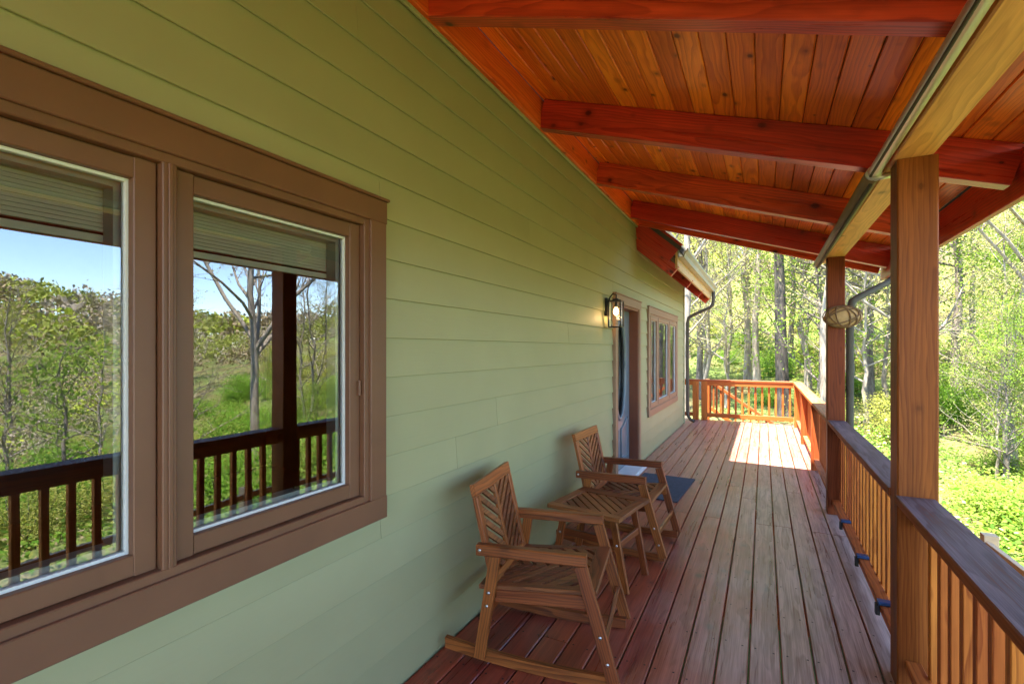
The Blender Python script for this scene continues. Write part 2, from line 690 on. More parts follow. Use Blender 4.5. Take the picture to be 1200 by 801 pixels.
def siding():
    z0, step, k = -.15, .1755, 0
    zref = 2.302 - 14 * step
    zz = [zref + i * step for i in range(-1, 20)]
    ops = [WIN, DOOR, W2]
    for i, zb in enumerate(zz):
        zt = zb + step
        if zb > 3.2 or zt < -.2:
            continue
        # course between zb and zt: spans of y left free by the openings
        spans = [(-3.0, Y_END)]
        for a, b, c, d in ops:
            if zb > d - .02 or zt < c + .02:
                continue
            out = []
            for s in spans:
                if b <= s[0] or a >= s[1]:
                    out.append(s)
                else:
                    if a > s[0]:
                        out.append((s[0], a))
                    if b < s[1]:
                        out.append((b, s[1]))
            spans = out
        rnd = random.Random(i * 13 + 5)
        cuts = [c_ for c_ in (rnd.uniform(-2.6, .4) + 3.66 * q for q in range(4)) if rnd.random() < .22]
        for s in spans:
            pts = [s[0]] + [c for c in cuts if s[0] + .3 < c < s[1] - .3] + [s[1]]
            for p, q in zip(pts, pts[1:]):
                lap(p, q, zb, zt + .012, zb, step)
        for a, b, c, d in ops:
            if zb > d - .02 or zt < c + .02:
                continue
            if zt > d + .003:
                lap(a, b, d + .002, zt + .012, zb, step)
            if zb < c - .003:
                lap(a, b, zb, c - .001, zb, step)


def lap(p, q, z0, z1, zb, step):
    # tilted clapboard: bottom edge proud of the board below
    def xx(z):
        return -1.4915 - .013 * (z - zb) / step
    a, b = Vector((xx(z0), 0, z0)), Vector((xx(z1), 0, z1))
    m = (a + b) / 2
    board('siding_board', (m.x, p + .0008, m.z), (m.x, q - .0008, m.z), .0085, (b - a).length, 'sage_siding', wall, up=(b - a), ch=.0015)


siding()
box('corner_board', -1.50, -1.468, Y_END - .02, Y_END + .03, -.2, 2.95, 'sage_siding', house)


def window_unit(name, Y0, Y1, Z0, Z1, lights, trim, cas=.095, xf=-1.456, dx=0.):
    """casing outer size Y0..Y1, Z0..Z1; lights = list of (y0, y1) sash outer"""
    w = put(name, None, Matrix.Translation((-1.5, (Y0 + Y1) / 2, Z0)), house)
    xb = -1.505
    box('casing', xb, xf, Y0, Y0 + cas, Z0 + cas, Z1 - cas, trim, w)
    box('casing', xb, xf, Y1 - cas, Y1, Z0 + cas, Z1 - cas, trim, w)
    box('casing', xb, xf + .002, Y0, Y1, Z1 - cas, Z1, trim, w)
    box('casing', xb, xf + .002, Y0, Y1, Z0, Z0 + cas, trim, w)
    box('drip_cap', xb, xf + .012, Y0 - .008, Y1 + .008, Z1 + .001, Z1 + .013, trim, w)
    a, b, c, d = Y0 + cas, Y1 - cas, Z0 + cas, Z1 - cas
    # jamb frame, a small step back from the casing
    s = .026
    xj = xf - .012
    box('frame', -1.60, xj, a - .01, a + s, c, d, trim, w)
    box('frame', -1.60, xj, b - s, b + .01, c, d, trim, w)
    box('frame', -1.60, xj, a + s, b - s, d - s, d + .01, trim, w)
    box('frame', -1.60, xj, a + s, b - s, c - .01, c + s, trim, w)
    for (l0, l1), (m0, m1) in zip(lights, lights[1:]):
        box('mullion', -1.60, xj, l1 + .001, m0 - .001, c + s, d - s, trim, w)
        box('mullion', xj, xj + .006, l1 + .014, m0 - .014, c + s, d - s, trim, w)
    for l0, l1 in lights:
        sash(w, l0 + .002, l1 - .002, c + s + .002, d - s - .002, trim, dx=dx)
    return w


def sash(w, y0, y1, z0, z1, trim, st=.056, dx=0.):
    xf, xb = -1.492 + dx, -1.545 + dx
    sh = put('sash', boxmesh(z1 - z0, st, xf - xb, trim), frame((-1.5185 + dx, y0 + st / 2, z0), (-1.5185 + dx, y0 + st / 2, z1), (1, 0, 0)), w)
    box('stile', xb, xf, y1 - st, y1, z0, z1, trim, sh)
    box('rail', xb, xf - .001, y0 + st, y1 - st, z1 - st, z1, trim, sh)
    box('rail', xb, xf - .001, y0 + st, y1 - st, z0, z0 + st, trim, sh)
    a, b, c, d = y0 + st, y1 - st, z0 + st, z1 - st
    e = .009
    for q in ((a, a + e, c, d), (b - e, b, c, d), (a + e, b - e, d - e, d), (a + e, b - e, c, c + e)):
        box('glazing_bead', -1.536 + dx, -1.516 + dx, *q, 'window_edge', sh, ch=.001)
    g = .004
    put('pane', mesh('pane', [(-1.5265 + dx, a + g, c + g), (-1.5265 + dx, b - g, c + g), (-1.5265 + dx, b - g, d - g), (-1.5265 + dx, a + g, d - g)], [(0, 1, 2, 3)], 'window_glass'), None, sh)
    # white inner stop behind the pane
    e2 = .022
    for q in ((a, a + e2, c, d), (b - e2, b, c, d), (a + e2, b - e2, d - e2, d), (a + e2, b - e2, c, c + e2)):
        box('inner_stop', -1.60, -1.548 + dx, *q, 'window_edge', sh, ch=.001)


big = window_unit('window', *WIN, [(-.10 + .121, .760), (.800, 1.647 - .121)], 'brown_trim')


def blind(y0, y1, ztop, zbot, name='blind'):
    vs, fs = [], []
    z = ztop - .035
    rows = [(ztop, ztop - .035, .03)]
    while z > zbot + .03:
        rows.append((z - .0008, z - .0108, .022))
        z -= .0115
    rows.append((zbot + .02, zbot, .025))
    for a, b, dpt in rows:
        o = len(vs)
        for x in (-1.60 - dpt, -1.60 - .002):
            for y in (y0, y1):
                for zz in (b, a):
                    vs.append((x, y, zz))
        for f in ((0, 1, 3, 2), (4, 6, 7, 5), (0, 4, 5, 1), (2, 3, 7, 6), (0, 2, 6, 4), (1, 5, 7, 3)):
            fs.append(tuple(o + i for i in f))
    return put(name, mesh('blind', vs, fs, 'blind'), None, big)


blind(.075, .71, 2.03, 1.84)
blind(.85, 1.475, 2.03, 1.84)
# casement lock on the near sash stile
box('sash_lock', -1.492, -1.478, 1.507, 1.519, 1.36, 1.42, 'brown_trim', big)
for p_, q_ in (((-1.575, 1.30, 1.01), (-1.565, 1.40, 1.02)),):
    tube('crank_handle', [(-1.575, 1.27, 1.03), (-1.57, 1.31, 1.012), (-1.57, 1.42, 1.014)], .008, 'spout_metal', big)

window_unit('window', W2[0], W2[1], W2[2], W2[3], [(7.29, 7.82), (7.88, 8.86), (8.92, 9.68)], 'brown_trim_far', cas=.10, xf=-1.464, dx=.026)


def make_door():
    y0, y1, z1 = DOOR[0] + .10, DOOR[1] - .10, DOOR[3] - .10
    xf, xs = -1.456, -1.585
    d = put('door', None, Matrix.Translation((xs, (y0 + y1) / 2, 0)), house)
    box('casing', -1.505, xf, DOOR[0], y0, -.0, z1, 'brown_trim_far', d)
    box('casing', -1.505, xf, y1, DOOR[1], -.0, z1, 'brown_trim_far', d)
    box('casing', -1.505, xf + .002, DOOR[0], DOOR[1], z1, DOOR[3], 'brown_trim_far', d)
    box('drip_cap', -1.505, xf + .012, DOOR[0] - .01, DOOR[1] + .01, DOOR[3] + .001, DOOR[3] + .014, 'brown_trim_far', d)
    box('jamb', -1.63, -1.470, y0 - .002, y0 + .03, .05, z1, 'jamb_stain', d)
    box('jamb', -1.63, -1.470, y1 - .03, y1 + .002, .05, z1, 'jamb_stain', d)
    box('jamb', -1.63, -1.470, y0 + .03, y1 - .03, z1 - .03, z1 + .002, 'jamb_stain', d)
    box('threshold', -1.63, -1.36, DOOR[0] - .02, DOOR[1] + .02, .002, .055, 'threshold', d)
    # slab with an oval light
    a, b, c, e = y0 + .032, y1 - .032, .058, z1 - .032
    cy, cz, ry, rz = (a + b) / 2, 1.30, .235, .60
    angs = [2 * math.pi * k / 48 for k in range(48)]
    vin, vout = [], []
    for t in angs:
        vin.append((cy + ry * math.cos(t), cz + rz * math.sin(t)))
    cor = [math.atan2(zz - cz, yy - cy) % (2 * math.pi) for yy, zz in ((b, e), (a, e), (a, c), (b, c))]
    for t in angs:
        ct, st_ = math.cos(t), math.sin(t)
        k = min(((b - cy) / ct if ct > 1e-6 else (a - cy) / ct if ct < -1e-6 else 9e9), ((e - cz) / st_ if st_ > 1e-6 else (c - cz) / st_ if st_ < -1e-6 else 9e9))
        vout.append([cy + k * ct, cz + k * st_])
    for q, (yy, zz) in zip(cor, ((b, e), (a, e), (a, c), (b, c))):
        i = min(range(48), key=lambda j: abs((angs[j] - q + math.pi) % (2 * math.pi) - math.pi))
        vout[i] = [yy, zz]
    n = 48
    vs = [(xs, *p) for p in vin] + [(xs, *p) for p in vout] + [(xs - .044, *p) for p in vin] + [(xs - .044, *p) for p in vout]
    fs = []
    for i in range(n):
        j = (i + 1) % n
        fs += [(i, n + i, n + j, j), (2 * n + i, 2 * n + j, 3 * n + j, 3 * n + i), (i, j, 2 * n + j, 2 * n + i), (n + i, 3 * n + i, 3 * n + j, n + j)]
    put('slab', mesh('slab', vs, fs, 'door_paint'), None, d)
    ring = [(xs + .004, cy + (ry + .012) * math.cos(t), cz + (rz + .012) * math.sin(t)) for t in angs + [0, angs[1]]]
    tube('oval_frame', ring, .024, 'door_paint', d, 8)
    put('oval_pane', mesh('oval_pane', [(xs - .02, *p) for p in vin], [tuple(range(n))], 'window_glass'), None, d)
    for s in (-1, 1):
        p0, p1 = cy + s * .215 - .15, cy + s * .215 + .15
        arch = []
        for k in range(9):
            u = k / 8
            yy = p1 + (p0 - p1) * u
            inner = (u if s > 0 else 1 - u)
            arch.append((yy, .56 + .12 * (1 - inner) ** 1.5))
        poly = [(p0, .2), (p1, .2)] + arch
        m = Matrix(((0, 0, 1, xs + .004), (1, 0, 0, 0), (0, 1, 0, 0), (0, 0, 0, 1)))
        prism('panel', poly, m, .012, 'door_paint', d)
        rim = [(xs + .006, yy, zz) for yy, zz in poly + poly[:1]]
        tube('panel_moulding', rim, .011, 'door_paint', d, 6)
    hd = tube('handle', [(xs, a + .07, 1.0), (xs + .05, a + .07, 1.0), (xs + .055, a + .075, 1.0)], .014, 'bolt_steel', d)
    tube('lever', [(xs + .05, a + .06, 1.0), (xs + .055, a + .18, .995)], [.011, .008], 'bolt_steel', hd)


make_door()

# eave of the lower house roof, steep pitch, beyond the porch
PITCH = .88
EY0, EY1 = 6.50, 10.95
for k, yy in enumerate((6.545, 7.95, 9.40, 10.72)):
    a = Vector((-1.62, yy, 2.50 + PITCH * .61 + .04))
    b = Vector((-1.010, yy, 2.50 + .04))
    board('rafter_tail', a, b, .07, .15, 'rafter_red', house, up=(PITCH, 0, 1))
board('barge_board', (-1.70, 6.50, 2.74 + PITCH * .70 + .03), (-.995, 6.50, 2.74 + .03), .03, .27, 'rafter_red', house, up=(PITCH, 0, 1))
box('fascia', -1.000, -.972, EY0 - .012, EY1, 2.575, 2.785, 'fascia_pine', house)
board('roof_slab', (-1.00 - .9, 8.72, 2.83 + .045 + PITCH * .9), (-.93, 8.72, 2.83 + .045 - PITCH * .07), 4.5, .05, 'roof_shingle', house, up=(PITCH, 0, 1))


def gutter(name, x0, y0, y1, z, mat, parent, out=1, d=.12):
    prof = [(0, .11), (0, 0), (d * .62, 0), (d * .72, .05), (d, .085), (d, .11), (d * .88, .11), (d * .9, .095), (d * .62, .055), (d * .55, .01), (.008, .01), (.008, .11)]
    n = len(prof)
    vs = [(x0 + out * p, y0, z + q) for p, q in prof] + [(x0 + out * p, y1, z + q) for p, q in prof]
    fs = [(i, (i + 1) % n, n + (i + 1) % n, n + i) for i in range(n)] + [tuple(range(n)), tuple(range(2 * n - 1, n - 1, -1))]
    return put(name, mesh(name, vs, fs, mat), None, parent)


gutter('gutter', -.9715, EY0 + .02, EY1, 2.715, 'gutter_metal', house)
ds = [(-.915, 10.80, 2.73), (-.915, 10.80, 2.56), (-.93, 10.80, 2.46), (-.985, 10.81, 2.40), (-1.30, 10.84, 2.27), (-1.40, 10.85, 2.21), (-1.425, 10.85, 2.10), (-1.425, 10.85, .30), (-1.42, 10.85, .17), (-1.36, 10.83, .08), (-1.28, 10.81, .055)]
tube('downspout', ds, .034, 'spout_metal', house)
# upper roof over the house body (blocks the sun as the real roof does)
board('house_roof', (-6.2, 1.7, 3.56 + .32 * 4.72), (-1.52, 1.7, 3.58), 9.8, .08, 'roof_shingle', house, up=(.32, 0, 1))
board('house_roof', (-6.2, 8.72, 4.4), (-1.90, 8.72, 3.70), 4.5, .06, 'roof_shingle', house, up=(.1, 0, 1))

# ------------------------------------------------------------------ PORCH ROOF
porch = thing('porch_roof', 'red-stained timber porch roof with plank ceiling carried on square posts', 'porch roof', (.6, 2.86, 0))
SL = .318


def rz_top(x):
    return 3.385 - SL * (x + 1.46)


UPS = Vector((SL, 0, 1)).normalized()
PY0, PY1 = -2.4, 6.52
box('ledger', -1.4865, -1.4485, PY0, 6.50, 3.170, 3.383, 'ledger_pine', porch)
box('frieze_strip', -1.488, -1.470, PY0, 6.50, 3.146, 3.168, 'sage_siding', porch)
for yy in (-2.1, -.75, .60, 1.935, 3.285, 4.635, 6.005, 6.455):
    d = .205
    off = -d / 2 / UPS.z
    x0, x1 = -1.447, 1.118
    t = .09 if yy < 6.3 else .04
    board('rafter', (x0, yy + t / 2, rz_top(x0) + off), (x1, yy + t / 2, rz_top(x1) + off), t, d, 'rafter_red', porch, up=UPS, ch=.005)
# plank ceiling, v-grooved boards along the porch
n_pl = 23
pw = .1235
for k in range(n_pl):
    s = (k + .5) * pw * UPS.z
    xc = -1.4475 + s
    if xc + pw / 2 > 1.19:
        break
    zc = rz_top(xc) + .012
    cuts = [PY0]
    rnd = random.Random(k + 77)
    for yr in (1.98, 3.33, 4.68):
        if rnd.random() < .3:
            cuts.append(yr)
    cuts.append(PY1)
    for p, q in zip(cuts, cuts[1:]):
        board('ceiling_plank', (xc, p + .0005, zc), (xc, q - .0005, zc), pw - .004, .02, 'ceiling_pine', porch, up=UPS, ch=.005)
board('roofing', (-1.50, (PY0 + PY1) / 2, rz_top(-1.5) + .075), (1.26, (PY0 + PY1) / 2, rz_top(1.26) + .075), PY1 - PY0 + .06, .07, 'roof_shingle', porch, up=UPS)
box('outer_fascia', 1.121, 1.159, PY0, PY1, 2.295, 2.535, 'rafter_red', porch)
gutter('gutter', 1.16, PY0, PY1, 2.40, 'gutter_metal', porch)
box('header_beam', .525, .675, -2.4, 5.84, 2.415, 2.529, 'beam_pine', porch, ch=.006)
for yy, xa, xz in ((-2.56, .53, .67), (.115, .53, .67), (2.79, .541, .690), (5.465, .533, .673)):
    box('post', xa, xz, yy, yy + .14, .001, 2.413, 'cedar_post', porch, ch=.006)
sp = [(1.21, 6.46, 2.44), (1.21, 6.46, 2.34), (1.19, 6.43, 2.27), (1.13, 6.38, 2.235), (.83, 5.86, 2.06), (.765, 5.75, 2.015), (.745, 5.72, 1.95), (.742, 5.715, 1.85), (.742, 5.715, .05), (.742, 5.715, -1.0)]
tube('downspout', sp, .033, 'spout_metal', porch)

# rolled shade tubes hung along the header beam
s1 = thing('shade_roller', 'silver metal shade tube along the inner side of the header beam, ring at its end', 'shade roller', (.485, 1.3, 2.40))
tube('tube', [(.487, -2.3, 2.438), (.487, 2.99, 2.425)], .027, 'tube_alu', s1, 20)
tube('end_ring', [(.487, 2.975, 2.425), (.487, 3.005, 2.425)], .034, 'tube_alu', s1, 20)
tube('bracket', [(.487, 2.99, 2.395), (.522, 2.99, 2.40), (.56, 2.99, 2.405)], [.012, .013, .016], 'tube_alu', s1)
tube('groove', [(.470, -2.3, 2.417), (.470, 2.97, 2.404)], .006, 'spout_metal', s1, 8)
s2 = thing('shade_roller', 'brown rolled fabric shade along the header beam between the two posts', 'shade roller', (.485, 4.2, 2.40))
tube('rolled_fabric', [(.484, 3.02, 2.42), (.484, 5.78, 2.41)], .036, 'shade_brown', s2, 20)
tube('bottom_bar', [(.478, 3.03, 2.376), (.478, 5.77, 2.366)], .010, 'spout_metal', s2, 10)

# ------------------------------------------------------------------ DECK
deck = struct(put('deck', None, Matrix.Translation((-.4, 4, 0))))
pitchb = .1425
xs_ = -1.488
k = 0
screws_v, screws_f = [], []
while xs_ < .80:
    w_ = pitchb - .0075
    rnd = random.Random(k * 31 + 4)
    cuts = [-2.4] + sorted(rnd.choice([0, .02]) + 2.44 * q * .5 + rnd.choice([0, 1.22]) for q in ((1, 5) if k % 3 == 0 else (3, 7) if k % 3 == 1 else (4,))) + [11.62]
    if k == 9:
        cuts = [-2.4, 5.66, 11.62]
    cuts = sorted(set(round(c, 3) for c in cuts))
    for p, q in zip(cuts, cuts[1:]):
        if q - p < .2:
            continue
        board('deck_board', (xs_ + w_ / 2, p + .002, -.019), (xs_ + w_ / 2, q - .002, -.019), w_, .038, 'deck_wood', deck, ch=.004)
    for j in range(-5, 29):
        for dx in (.025, w_ - .025):
            cx, cy = xs_ + dx + rnd.uniform(-.006, .006), j * .4065 + rnd.uniform(-.012, .012)
            o = len(screws_v)
            for a in range(6):
                screws_v.append((cx + .0058 * math.cos(a * 1.047), cy + .0058 * math.sin(a * 1.047), .0008))
            screws_f.append(tuple(range(o, o + 6)))
    xs_ += pitchb
    k += 1
so = put('screw_heads', mesh('screw_heads', screws_v, screws_f, 'screw_dark'), None, deck)
so['kind'] = 'stuff'
XE = xs_
# far left wing of the deck behind the house corner
for i in range(6):
    x = -1.488 - (i + .5) * pitchb
    board('deck_board', (x, Y_END + .08, -.019), (x, 11.62, -.019), pitchb - .005, .038, 'deck_wood', deck, ch=.004)
box('rim_joist', XE - .04, XE - .002, -2.4, 11.6, -.26, -.04, 'rail_cedar', deck)
for q in range(8):
    yj = -1.8 + q * 1.8
    box('joist', -1.45, XE - .045, yj, yj + .04, -.26, -.041, 'rail_cedar', deck)
for q in range(4):
    box('pier', .52, .66, -1.5 + 4.2 * q, -1.36 + 4.2 * q, -1.6, -.262, 'rail_cedar', deck)

# ------------------------------------------------------------------ RAILINGS
CAPZ = .885


def rail_y(name, label, y0, y1, y_bal0, mat='rail_cedar', cap='rail_cap', posts=(), xb=.648, capx=(.532, .680), group=None, bot=.125):
    t = thing(name, label, 'railing', (.6, (y0 + y1) / 2, 0), 0, group)
    box('cap_rail', capx[0], capx[1], y0, y1, CAPZ - .038, CAPZ, cap, t, ch=.004)
    ends = [y0 + .001] + [v for p in posts for v in (p, p + .09)] + [y1]
    for a, b in zip(ends[::2], ends[1::2]):
        if b - a < .05:
            continue
        box('top_rail', xb - .050, xb - .0195, a + .002, b - .002, CAPZ - .128, CAPZ - .039, mat, t)
        box('bottom_rail', xb - .078, xb - .0195, a + .002, b - .002, bot - .02, bot + .02, mat, t)
    for p in posts:
        box('post', .540, .630, p, p + .09, .001, CAPZ - .0385, mat, t)
    y = y_bal0
    while y < y1 - .05:
        if y > y0 + .03 and not any(p - .02 < y < p + .11 for p in posts):
            box('baluster', xb - .019, xb + .019, y - .019, y + .019, .075, CAPZ - .0395, mat, t)
        y += .1265
    return t


SP = .1265
rail_y('deck_railing', 'cedar deck railing with weathered grey cap beginning at the near side of the thick post', -2.4, 2.789, 2.68 - SP * 40)
rail_y('deck_railing', 'cedar deck railing between the two square porch posts with blue clips on it', 2.931, 5.464, 3.01)
rail_y('deck_railing', 'sunlit orange deck railing beyond the far porch post running to the deck corner', 5.606, 11.53, 5.70, 'far_rail', 'far_rail', posts=(7.34, 9.27, 11.20))


def rail_x():
    t = thing('deck_railing', 'orange railing with square balusters across the far end of the deck', 'railing', (-.4, 11.55, 0))
    Y = 11.53
    box('cap_rail', -2.35, .523, Y - .05, Y + .09, CAPZ - .037, CAPZ + .001, 'far_rail', t)
    for a, b in ((-1.13, .54), (-2.35, -1.36)):
        box('top_rail', a, b, Y - .036, Y, CAPZ - .127, CAPZ - .038, 'far_rail', t)
        box('bottom_rail', a, b, Y - .036, Y, .075, .16, 'far_rail', t)
        x = a + .09
        while x < b - .03:
            box('baluster', x - .019, x + .019, Y + .001, Y + .038, .06, CAPZ - .0385, 'far_rail', t)
            x += .1265
    for x in (-1.34, -1.16):
        box('post', x - .06, x + .06, Y - .06, Y + .05, .001, CAPZ - .0385, 'far_rail', t)


rail_x()


def stair_rail():
    t = thing('stair_railing', 'sloping wooden handrail of the steps going down behind the far railing', 'stair railing', (-.5, 12.4, -1))
    a, b = Vector((-1.12, 12.35, .80)), Vector((.75, 12.35, -.50))
    up = Vector((-(b - a).z, 0, (b - a).x)).normalized()
    board('handrail', a, b, .09, .06, 'far_rail', t, up=up)
    board('bottom_rail', a - Vector((0, 0, .62)), b - Vector((0, 0, .62)), .04, .08, 'far_rail', t, up=up)
    for k in range(12):
        p = a.lerp(b, (k + .5) / 12)
        box('baluster', p.x - .018, p.x + .018, p.y - .018, p.y + .018, p.z - .62, p.z - .03, 'far_rail', t)
    box('post', a.x - .1, a.x - .01, a.y - .05, a.y + .05, a.z - 1.9, a.z + .05, 'far_rail', t)
    box('post', b.x + .01, b.x + .1, b.y - .05, b.y + .05, b.z - 1.2, b.z + .05, 'far_rail', t)
    s = thing('stairs', 'wooden steps descending from the far end of the deck', 'stairs', (-.3, 12.0, -.6))
    for k in range(6):
        x = -1.05 + k * .28
        box('tread', x, x + .29, 11.70, 12.33, -.20 - k * .19, -.16 - k * .19, 'far_rail', s)
    d = Vector((1.7, 0, -1.16))
    upn = Vector((1.16, 0, 1.7)).normalized()
    for yy in (11.68, 12.30):
        board('stringer', Vector((-1.2, yy, -.2)), Vector((-1.2, yy, -.2)) + d, .035, .22, 'far_rail', s, up=upn)


stair_rail()
for yy, nm in ((4.78, 'beside the far porch post'), (4.02, 'midway between the two porch posts'), (3.34, 'beside the near thick post')):
    c = thing('shade_clip', 'small blue plastic clip on the bottom rail ' + nm, 'clip', (.59, yy, .146), 0, 'blue clips on the bottom rail')
    box('body', .560, .625, yy - .026, yy + .026, .1455, .166, 'clip_blue', c, ch=.005)
    box('hook', .549, .5695, yy - .018, yy + .018, .088, .1454, 'rubber', c, ch=.003)

# lower walkway fence seen over the railing
fe = thing('low_fence', 'low tan wooden rail fence on the slope just outside the deck', 'fence', (1.55, 3.5, -1.2))
board('rail', (1.58, .2, -.03), (1.58, 3.13, .07), .04, .06, 'fence_wood', fe)
board('rail', (1.58, 3.23, .08), (1.58, 5.15, .0), .04, .06, 'fence_wood', fe)
for yy, zt in ((.15, .02), (3.18, .16), (5.2, .08)):
    box('post', 1.55, 1.64, yy - .045, yy + .045, -1.4, zt, 'fence_wood', fe)
board('rail', (1.58, .2, -.55), (1.58, 5.15, -.5), .04, .09, 'fence_wood', fe)

# ------------------------------------------------------------------ LANTERN
def lantern():
    cx, cy, cz = -1.385, 5.10, 1.925
    L = thing('wall_lantern', 'lit black box lantern with clear glass on the wall beside the door', 'lantern', (-1.485, cy, 1.95))
    box('backplate', -1.488, -1.466, cy - .055, cy + .055, 1.90, 2.09, 'lantern_black', L)
    arm = [(-1.467, cy, 2.03), (-1.45, cy, 2.10), (-1.42, cy, 2.135), (cx + .005, cy, 2.12), (cx, cy, 2.075)]
    tube('arm', arm, .007, 'lantern_black', L)
    s, z0, z1 = .062, cz - .135, cz + .125
    box('top_plate', cx - s - .006, cx + s + .006, cy - s - .006, cy + s + .006, z1, z1 + .014, 'lantern_black', L)
    box('cap', cx - .028, cx + .028, cy - .028, cy + .028, z1 + .014, z1 + .032, 'lantern_black', L)
    box('base_plate', cx - s - .004, cx + s + .004, cy - s - .004, cy + s + .004, z0 - .012, z0, 'lantern_black', L)
    for i in (-1, 1):
        for j in (-1, 1):
            box('corner_bar', cx + i * s - .006, cx + i * s + .006, cy + j * s - .006, cy + j * s + .006, z0, z1, 'lantern_black', L, ch=.001)
        g = s - .002
        for pl in ([(cx + i * g, cy - s + .008, z0), (cx + i * g, cy + s - .008, z0), (cx + i * g, cy + s - .008, z1), (cx + i * g, cy - s + .008, z1)],
                   [(cx - s + .008, cy + i * g, z0), (cx + s - .008, cy + i * g, z0), (cx + s - .008, cy + i * g, z1), (cx - s + .008, cy + i * g, z1)]):
            put('pane', mesh('pane', pl, [(0, 1, 2, 3)], 'lantern_glass'), None, L)
    tube('socket', [(cx, cy, z1), (cx, cy, z1 - .06)], .014, 'lantern_black', L)
    tube('bulb', [(cx, cy, z1 - .06), (cx, cy, z1 - .075), (cx, cy, z1 - .10), (cx, cy, z1 - .13), (cx, cy, z1 - .145)], [.012, .02, .028, .022, .006], 'bulb_glow', L)
    li = bpy.data.lights.new('lantern_bulb', 'POINT')
    li.energy = .22
    li.color = (1, .6, .25)
    li.shadow_soft_size = .03
    lo = bpy.data.objects.new('lantern_light', li)
    col.objects.link(lo)
    lo.location = (cx, cy, z1 - .16)
    lo['kind'] = 'structure'


lantern()

# ------------------------------------------------------------------ DOORMAT
mat_me = mesh('doormat', [(x, y, z) for z in (.0, .014) for x, y in ((-.30, -.50), (.30, -.50), (.30, .50), (-.30, .50))],
              [(3, 2, 1, 0), (4, 5, 6, 7), (0, 1, 5, 4), (1, 2, 6, 5), (2, 3, 7, 6), (3, 0, 4, 7)], 'doormat')
thing('doormat', 'dark blue doormat on the deck boards at the door', 'doormat', (-1.05, 5.68, .001), R(-3), me=mat_me)

# ------------------------------------------------------------------ ORNAMENT on the far post
orn = thing('driftwood_ornament', 'oval tan gourd wrapped with dark twine hung on the far porch post', 'ornament', (.645, 5.40, 1.85))
bm = bmesh.new()
bmesh.ops.create_uvsphere(bm, u_segments=32, v_segments=18, radius=1)
for v in bm.verts:
    n_ = v.co.copy()
    q = 1 + .05 * math.sin(5 * n_.x + 2) + .04 * math.sin(7 * n_.z + n_.x * 3)
    v.co = Vector((n_.x * .150 * q, n_.y * .052, n_.z * .098 * q))
me = bpy.data.meshes.new('gourd')
bm.to_mesh(me)
bm.free()
me.materials.append(M['gourd'])
me.polygons.foreach_set('use_smooth', [True] * len(me.polygons))
put('gourd', me, Matrix.Translation((.645, 5.408, 1.85)), orn)
for k, (a0, sx, tilt) in enumerate(((0, 1., .0), (.4, .62, .5), (-.3, .7, -.6), (.1, .35, .15), (0, .9, .25), (.2, .5, -1.0))):
    pts = []
    for i in range(25):
        t = 2 * math.pi * i / 24
        ux, uz = math.cos(t), math.sin(t)
        x = ux * math.cos(tilt) * sx - uz * math.sin(tilt)
        z = ux * math.sin(tilt) * sx + uz * math.cos(tilt)
        r = math.hypot(x, z)
        s = min(1, 1 / max(r, 1e-6)) if r > 1 else 1
        x, z = x * s * (.97 if k else 1), z * s * (.97 if k else 1)
        y = -math.sqrt(max(0, 1 - x * x - z * z)) * .056 - .002
        pts.append((.645 + x * .155, 5.408 + y, 1.85 + z * .102))
    tube('twine', pts, .0045 + .002 * (k % 2), 'twine', orn, 6)


